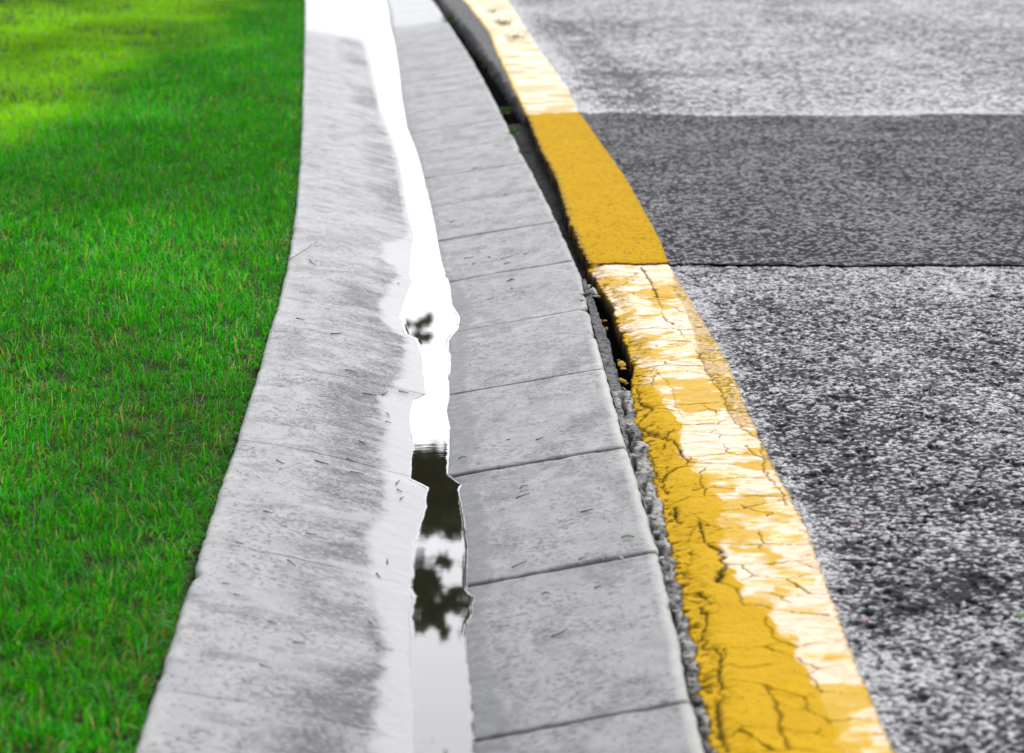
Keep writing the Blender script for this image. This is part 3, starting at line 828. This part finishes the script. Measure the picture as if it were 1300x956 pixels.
o = mesh_obj('ground', np.stack([GX, GY, GZ], -1).reshape(-1, 3), grid_faces(*GX.shape), M_FIELD)
tag(o, kind='structure', label='wide green ground reaching to the horizon')

def grass():
    def dens(Y): return 44000 * np.minimum(1, (3.0 / np.maximum(Y, 0.1)) ** 1.45)
    Ys, Xs = [], []
    for ya in np.arange(1.8, 30, 0.25):
        width = (0.245 * (ya + 0.25) + 0.7) + float(xl_at(ya))
        width = max(width, 0.8)
        n = int(dens(ya + 0.12) * width * 0.25)
        yy = ya + rng.random(n) * 0.25
        ww = rng.random(n) * width
        Ys.append(yy); Xs.append(ww)
    y = np.concatenate(Ys); d = np.concatenate(Xs)
    gapn = -0.002 + 0.05 * np.clip(fbm(y * 5, y * 0 + 0.3, 161, 3) - 0.45, 0, 1)
    keep = d > gapn
    y, d = y[keep], d[keep]
    # clumps: drop some blades between tufts
    x = xl_at(y) - d
    cl = fbm(x * 28, y * 28, 162, 2)
    keep = rng.random(len(x)) < sstep(0.18, 0.45, cl) * 0.9 + 0.1
    x, y, d, cl = x[keep], y[keep], d[keep], cl[keep]
    n = len(x)
    sc = np.maximum(1, (y / 4.0) ** 0.62)
    hgt = (0.017 + 0.021 * rng.random(n) + 0.012 * (cl - 0.5)) * (0.85 + 0.5 * (fbm(x * 5, y * 5, 163, 2) - 0.5)) * np.minimum(sc, 1.5)
    hgt = hgt * (0.85 + 0.15 * sstep(0.0, 0.05, d))
    wid = (0.0012 + 0.0013 * rng.random(n)) * sc
    z0 = lawn_z(x, y, d) - 0.012 * (1 - sstep(0, 0.03, d)) - 0.002
    az = rng.random(n) * 2 * np.pi
    ca = fbm(x * 7, y * 7, 164, 2) * 4 * np.pi           # blades of a tuft lean alike
    az = np.where(rng.random(n) < 0.45, ca + rng.normal(0, 0.5, n), az)
    lean = np.clip(np.abs(rng.normal(0.62, 0.42, n)), 0.02, 1.45)
    over = (d < 0.035) & (rng.random(n) < 0.35)      # some blades flop over the kerb
    az = np.where(over, rng.normal(0, 0.7, n), az); lean = np.where(over, 0.75 + 0.5 * rng.random(n), lean)
    hgt = np.where(over, hgt * 1.15, hgt)
    dx, dy = np.cos(az), np.sin(az)
    sa = rng.random(n) * np.pi
    sx, sy = np.cos(sa) * wid / 2, np.sin(sa) * wid / 2
    def pt(f, bend):
        r = hgt * f * np.sin(lean * bend); h = hgt * f * np.cos(lean * bend)
        return np.stack([x + dx * r, y + dy * r, z0 + h], 1)
    side = np.stack([sx, sy, 0 * sx], 1)
    b = pt(0, 0); m = pt(0.55, 0.8); tip = pt(1.0, 1.45)
    V = np.stack([b - side, b + side, m + side * 0.85, m - side * 0.85, tip + side * 0.12, tip - side * 0.12], 1).reshape(-1, 3)
    i = np.arange(n)[:, None] * 6
    Fm = np.concatenate([i + np.array([[0, 1, 2, 3]]), i + np.array([[3, 2, 4, 5]])], 0)
    # tints: fresh green, blue green, lime, straw, rust
    base = np.array([[0.014, 0.42, 0.001], [0.040, 0.56, 0.002], [0.006, 0.27, 0.006], [0.14, 0.62, 0.003], [0.55, 0.48, 0.16], [0.26, 0.12, 0.03], [0.22, 0.52, 0.24]])
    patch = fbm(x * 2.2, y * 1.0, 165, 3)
    r = rng.random(n)
    dry = 0.05 + 0.08 * sstep(0.5, 0.7, fbm(x * 6, y * 5, 166, 3))
    idx = np.where(r < 0.36, 0, np.where(r < 0.62, 1, np.where(r < 0.80, 2, 3)))
    dry = dry * (1 - 0.6 * sstep(5.5, 8, y))
    idx = np.where(rng.random(n) < dry, 4, idx); idx = np.where(rng.random(n) < dry * 0.8, 5, idx)
    idx = np.where(rng.random(n) < 0.05, 6, idx)
    c = base[idx] * (0.45 + 1.0 * rng.random(n))[:, None]
    # sunlit yellow-green of the upper lawn, painted into the blade tint
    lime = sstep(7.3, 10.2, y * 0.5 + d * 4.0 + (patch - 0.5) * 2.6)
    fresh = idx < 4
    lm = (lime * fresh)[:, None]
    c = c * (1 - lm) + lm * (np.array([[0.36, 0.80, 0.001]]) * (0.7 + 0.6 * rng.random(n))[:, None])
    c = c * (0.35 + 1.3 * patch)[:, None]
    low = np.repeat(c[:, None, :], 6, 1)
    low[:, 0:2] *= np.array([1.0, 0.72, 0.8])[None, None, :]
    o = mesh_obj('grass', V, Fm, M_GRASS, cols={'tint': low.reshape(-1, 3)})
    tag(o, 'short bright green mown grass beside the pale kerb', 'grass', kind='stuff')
    print('blades', n)
grass()

# ------------------------------------------------------------------ small things lying about
def surf(px, py):
    """level and place where the sight line meets the built surface"""
    z = 0.0
    for _ in range(12):
        P = gp(px, py, z); s, t = st_of(P)[0]
        if t > tR(s): zn = valley_z(np.array([s]), np.array([t]))[0] if t < tL(s) else 0.02
        else: zn = 0.002
        if abs(zn - z) < 1e-5: break
        z = 0.5 * z + 0.5 * zn
    return Vector((P[0], P[1], max(z, WZ)))

def tube_mesh(name, pts, r0, r1, mat, sides=6):
    pts = [Vector(p) for p in pts]; vs, fs = [], []
    for i, p in enumerate(pts):
        d = (pts[min(i + 1, len(pts) - 1)] - pts[max(i - 1, 0)]).normalized()
        a = d.cross(Vector((0, 0, 1)));  a = a.normalized() if a.length > 1e-4 else Vector((1, 0, 0))
        b = a.cross(d).normalized(); r = r0 + (r1 - r0) * i / (len(pts) - 1)
        for k in range(sides):
            q = 2 * math.pi * k / sides; vs.append(p + (a * math.cos(q) + b * math.sin(q)) * r)
    for i in range(len(pts) - 1):
        for k in range(sides):
            fs.append((i * sides + k, i * sides + (k + 1) % sides, (i + 1) * sides + (k + 1) % sides, (i + 1) * sides + k))
    fs.append(tuple(range(sides))[::-1]); fs.append(tuple((len(pts) - 1) * sides + k for k in range(sides)))
    return mesh_obj(name, vs, fs, mat)

def needle(px0, py0, px1, py1, mat, label, group=None, r=0.0009, name='pine_needle', cat='needle', bow=0.05, lift=0.0):
    a, b = surf(px0, py0), surf(px1, py1)
    n = (b - a).cross(Vector((0, 0, 1))) * bow * random.choice([-1, -0.4, 0.3, 1])
    pts = [a.lerp(b, f) + n * math.sin(math.pi * f) + Vector((0, 0, r + 0.001 + lift * f)) for f in (0, .25, .5, .75, 1)]
    base = pts[0].copy()
    o = tube_mesh(name, [p - base for p in pts], r, r * 0.5, mat)
    o.location = base
    return tag(o, label, cat, group)

G1, L1 = 'dark needles scattered on the kerb slope', 'tiny dark pine needle lying on the pale kerb slope beside the water'
for q in [(461,500,477,503),(485,503,493,498),(506,497,519,500),(491,525,494,531),(489,536,497,538),(503,616,508,611),(504,622,511,626),(508,635,513,632),(478,729,483,735),(491,712,492,718),(468,790,474,798),
          (351,585,361,590),(440,583,452,588),(365,712,375,720),(334,650,346,653),(388,678,402,681),(330,845,345,850),(297,756,306,758),(340,790,352,794),(438,470,452,474),(420,425,434,424),(393,330,402,338),(445,600,462,603),(300,690,310,692),(282,742,291,743),(505,360,507,362),(376,405,386,407)]:
    needle(*q, M_TWIG, L1, G1, r=0.0010)
G2, L2 = 'dark crumbs scattered on the grey gutter slabs', 'short dark twig bit lying on the grey gutter slabs'
for q in [(589,329,602,327),(636,330,650,326),(640,336,648,334),(665,324,673,320),(600,336,604,334),(620,327,623,328),(643,358,651,356),(619,381,628,379),(648,367,652,367),(571,283,579,281),(655,634,672,628),(650,722,668,714),(643,560,648,559),(700,810,720,800),(640,248,645,246),(600,215,612,212),(680,560,690,556),(735,712,742,709),(755,748,764,745)]:
    needle(*q, M_TWIG, L2, G2, r=0.0011)
needle(456, 561, 464, 566, M_RED, 'short reddish needle on the stained kerb slope left of the water', cat='needle', r=0.0012)
needle(737, 652, 753, 648, M_RED, 'reddish needle near the right end of a grey gutter slab', cat='needle', r=0.0013)
needle(400, 586, 417, 591, M_RED, 'brown needle along the kerb crack left of the dark stain', cat='needle', r=0.0012)
needle(372, 817, 388, 819, M_RED, 'faint brown needle near the bottom of the kerb slope', cat='needle', r=0.0012)
needle(366, 331, 404, 312, M_STRAW, 'long dry grass stalk poking out of the lawn over the kerb', cat='stalk', name='grass_stalk', r=0.0010, lift=0.012)

def leaf(px, py, ln, wd, rot, mat, label, name='leaf', cat='leaf', group=None):
    p = surf(px, py) + Vector((0, 0, 0.0025))
    vs, fs = [], []
    for i in range(7):
        f = i / 6; w = wd * math.sin(math.pi * min(0.97, max(0.05, f))) ** 0.8 / 2
        for sgn in (-1, 0, 1): vs.append((ln * (f - 0.5), sgn * w, 0.0015 * abs(sgn) + 0.002 * math.sin(math.pi * f)))
    for i in range(6):
        for k in range(2): fs.append((i * 3 + k, i * 3 + k + 1, i * 3 + k + 4, i * 3 + k + 3))
    o = mesh_obj(name, vs, fs, mat); o.location = p; o.rotation_euler = (0.05, -0.04, rot)
    md = o.modifiers.new('thickness', 'SOLIDIFY'); md.thickness = 0.0005
    return tag(o, label, cat, group)
leaf(587, 584, 0.018, 0.005, 0.7, M_LEAF, 'small green leaf on the damp edge right of the water')
leaf(665, 621, 0.022, 0.005, 0.9, M_LEAF, 'narrow green leaf on the slab just below the widest dark joint')
leaf(797, 685, 0.020, 0.008, 0.1, M_LEAF, 'green leaf near the crumbled joint at the right rim of the slab')
leaf(919, 727, 0.012, 0.009, 0.6, M_LEAF, 'green leaf caught in a crack of the yellow line')
leaf(1296, 787, 0.018, 0.014, 0.3, M_LEAF, 'green leaf on the asphalt at the right edge of the picture')
leaf(650, 357, 0.014, 0.004, 0.2, M_LEAF, 'tiny green leaf on the gutter slab among dark crumbs')
leaf(1083, 669, 0.016, 0.008, 0.2, M_RED, 'reddish brown leaf scrap on the worn asphalt right of the yellow line')
leaf(1097, 795, 0.018, 0.007, -0.5, M_RED, 'dark brown leaf scrap beside the white rim of the yellow line')
leaf(693, 757, 0.012, 0.005, 0.3, M_STRAW, 'ochre leaf scrap lying on the joint of the nearest slabs')

def rock(px, py, size, mat, label, name, cat, group=None, dz=0.0, seed=0, flat=0.6):
    rr = random.Random(seed)
    import bmesh
    bm = bmesh.new(); bmesh.ops.create_icosphere(bm, subdivisions=2, radius=1)
    offs = [Vector((rr.uniform(-1, 1), rr.uniform(-1, 1), rr.uniform(-1, 1))).normalized() for _ in range(9)]
    cuts = [rr.uniform(0.28, 0.70) for _ in offs]
    for v in bm.verts:
        for n_, c_ in zip(offs, cuts):
            d = v.co.dot(n_)
            if d > c_: v.co -= n_ * (d - c_)
        v.co *= 1.25
        v.co = Vector((v.co.x * size * rr.uniform(.97, 1.03), v.co.y * size * rr.uniform(.97, 1.03) * 1.3, v.co.z * size * flat))
    me = bpy.data.meshes.new(name); bm.to_mesh(me); bm.free(); me.materials.append(mat)
    o = bpy.data.objects.new(name, me); col.objects.link(o)
    o.location = surf(px, py) + Vector((0, 0, size * flat * 0.5 + dz)); o.rotation_euler = (rr.uniform(-.3, .3), rr.uniform(-.3, .3), rr.uniform(0, 6))
    return tag(o, label, cat, group)
rock(597, 464, 0.006, M_PEB, 'small white chip on the slab right of the water', 'pebble', 'pebble', seed=1, flat=.3)
rock(789, 709, 0.005, M_PEB, 'small white pebble in the joint near the right rim of the gutter', 'pebble', 'pebble', seed=2)
for i, (px, py, sz) in enumerate([(752,367,.013),(744,372,.010),(757,374,.008),(740,381,.008),(748,361,.007),(734,377,.006)]):
    rock(px, py, sz, M_CHUNK if i % 2 else M_PEB, 'pale broken concrete crumb where the joint opens below the dark patch', 'concrete_crumb', 'crumb', 'concrete crumbs at the open joint', -0.006, 10 + i)
for i, (px, py, sz) in enumerate([(789,457,.0085),(792,463,.006),(786,452,.005),(790,477,.006),(795,481,.0045),(767,402,.0045),(770,412,.004)]):
    rock(px, py, sz, M_YCH, 'yellow painted asphalt crumb fallen into the open joint', 'asphalt_crumb', 'crumb', 'yellow painted crumbs in the joint', -0.010, 30 + i)
rl = random.Random(5)
for i in range(46):
    py = 492 + (i / 46) ** 0.9 * 400
    x0 = np.interp(py, [488,540,566,620,695,770,820,866,956], [776,790,799,815,836,854,866,875,899]); x1 = np.interp(py, [490,526,548,565,609,688,747,833,866,956], [801,804,813,819,828,847,861,880,886,905])
    px = x0 + (x1 - x0) * rl.uniform(0.1, 0.9)
    rock(px, py, rl.uniform(.0028, .0062), rl.choice([M_CHUNK, M_PEB, M_CHUNK]), 'small grey stone crumb wedged in the near joint beside the yellow line', 'stone_crumb', 'crumb', 'grey stone crumbs in the near joint', -0.005, 60 + i)

def weed(px, py, n, h, spread, label, seed, mat=M_LEAF, sy_=1.0):
    rr = random.Random(seed); p = surf(px, py); vs, fs = [], []
    for i in range(n):
        a = rr.uniform(0, 2 * math.pi); l = h * rr.uniform(.5, 1); r = spread * rr.random() ** .5
        bx, by = r * math.cos(a), r * math.sin(a); ln = rr.uniform(.2, .9); a2 = rr.uniform(0, 6.28)
        w = h * rr.uniform(.08, .16); sx, sy = -math.sin(a2) * w, math.cos(a2) * w
        mx, my = bx + math.cos(a2) * l * ln * .5, by + math.sin(a2) * l * ln * .5
        k = len(vs)
        vs += [(bx, by, 0), (mx - sx, my - sy, l * .6), (mx + sx, my + sy, l * .6), (bx + math.cos(a2) * l * ln, by + math.sin(a2) * l * ln, l * .85)]
        fs += [(k, k + 1, k + 3, k + 2)]
    k0 = len(vs); vs += [(spread * 1.1 * math.cos(q * .524) * rr.uniform(.8, 1.1), spread * 1.1 * math.sin(q * .524) * rr.uniform(.8, 1.1), 0.001) for q in range(12)] + [(0, 0, 0.006)]
    fs += [(k0 + q, k0 + (q + 1) % 12, k0 + 12) for q in range(12)]
    vs = [(v[0], v[1] * sy_, v[2]) for v in vs]
    o = mesh_obj('weed', vs, fs, mat); o.location = p + Vector((0, 0, -0.004))
    md = o.modifiers.new('thickness', 'SOLIDIFY'); md.thickness = 0.0006
    return tag(o, label, 'weed')
M_MOSS = plain('olive_moss', (0.20, 0.22, 0.05))
weed(625, 15, 26, 0.02, 0.03, 'small green weed, farthest one on the cream yellow line', 1, M_LEAF, 5)
weed(639, 29, 50, 0.02, 0.05, 'olive weed tuft on the cream yellow line, left of the widest one', 2, M_MOSS, 6)
weed(656, 46, 70, 0.02, 0.07, 'widest olive weed tuft on the blurred cream yellow line', 3, M_MOSS, 6)
weed(568, 26, 30, 0.05, 0.03, 'green weed in the farthest stretch of the dark joint', 4)
weed(641, 142, 26, 0.03, 0.02, 'green weed in the dark joint at the far end of the patch', 5)
weed(652, 168, 20, 0.03, 0.02, 'green weed in the dark joint beside the start of the even yellow line', 6)

# ------------------------------------------------------------------ trees that the water mirrors
def mirror(px, py, dist):
    d = ray(px, py); k = (WZ - CAM_H) / d[2]; h = np.array([d[0] * k, d[1] * k, WZ])
    r = np.array([d[0], d[1], -d[2]]); q = (dist - h[1]) / r[1]
    return Vector(h + r * q)
def tree(loc, height, tr, clumps, limbs, label, seed, branch_z=0.3):
    rr = np.random.default_rng(seed); root = bpy.data.objects.new('tree', None); col.objects.link(root); root.location = loc
    tag(root, label, 'tree')
    loc = Vector(loc)
    pts = [Vector((0.15 * math.sin(f * 5), 0.1 * math.cos(f * 4), height * f)) for f in np.linspace(0, 0.97, 9)]
    tube_mesh('trunk', pts, tr, tr * 0.2, M_BARK, 12).parent = root
    for (c, rad, zst) in limbs:
        c = Vector(c) - loc; st = Vector((0.1, 0, zst))
        mids = [st.lerp(c, f) + Vector((0, 0, 0.5 * math.sin(math.pi * f))) for f in np.linspace(0, 1, 7)]
        tube_mesh('limb', mids, rad, rad * 0.2, M_BARK, 7).parent = root
    P = []
    for (c, r, n) in clumps:
        c = np.array(Vector(c) - loc); r = np.array(r)
        nb = max(3, n // 60)
        sub = rr.normal(0, 0.55, (nb, 3)); 
        q = sub[rr.integers(0, nb, n)] + rr.normal(0, 0.22, (n, 3))
        P.append(c + q * r)
    P = np.concatenate(P); n = len(P)
    a = rr.normal(size=(n, 3)); a /= np.linalg.norm(a, axis=1)[:, None]
    b = np.cross(a, rr.normal(size=(n, 3))); b /= np.linalg.norm(b, axis=1)[:, None]
    sz = rr.uniform(0.025, 0.065, n)[:, None]
    V = np.stack([P - a * sz, P + b * sz * 0.42, P + a * sz, P - b * sz * 0.42], 1).reshape(-1, 3)
    Fm = np.arange(n * 4).reshape(-1, 4)
    mesh_obj('crown', V, Fm, M_NEEDLES, root, smooth=False)
    return root
TD = 24.0
T0 = Vector((-6.2, 24.5, -0.1))
m = mirror
cl, lb = [], []
def at(px, py, rx, rz, n): 
    p = m(px, py, TD); cl.append((p, (rx, 0.5, rz), n)); return p
a1 = at(519, 410, 0.10, 0.05, 260); at(540, 424, 0.14, 0.02, 160)
a2 = at(545, 606, 0.40, 0.11, 16000); at(562, 632, 0.36, 0.11, 16000); at(505, 610, 0.45, 0.13, 12000); at(572, 655, 0.16, 0.05, 2600)
a3 = at(530, 712, 0.06, 0.06, 300); at(556, 722, 0.14, 0.025, 300); at(528, 745, 0.11, 0.10, 1000); at(578, 765, 0.16, 0.05, 600); at(548, 776, 0.14, 0.045, 600); at(530, 788, 0.12, 0.03, 200); at(566, 792, 0.08, 0.02, 120)
at(380, 700, 0.6, 0.5, 12000); 
for i in range(26):
    q = Vector((T0.x + rl.gauss(0, 1.5), T0.y + rl.gauss(0, 1.5), rl.uniform(5.5, 10.5)))
    cl.append((q, (0.9, 0.9, 0.6), 2600)); 
    if i % 3 == 0: lb.append((q, 0.06, q.z - 1.5))
lb += [(a2, 0.10, 5.6), (a3, 0.07, 6.6), (a1, 0.035, 4.4)]
tree(T0, 10.5, 0.26, cl, lb, 'tall dark evergreen whose overhanging branches are mirrored in the gutter water', 3)

for o in bpy.data.objects:
    if o.type == 'MESH' and o.parent is None and 'kind' not in o and 'label' not in o: print('UNTAGGED', o.name)
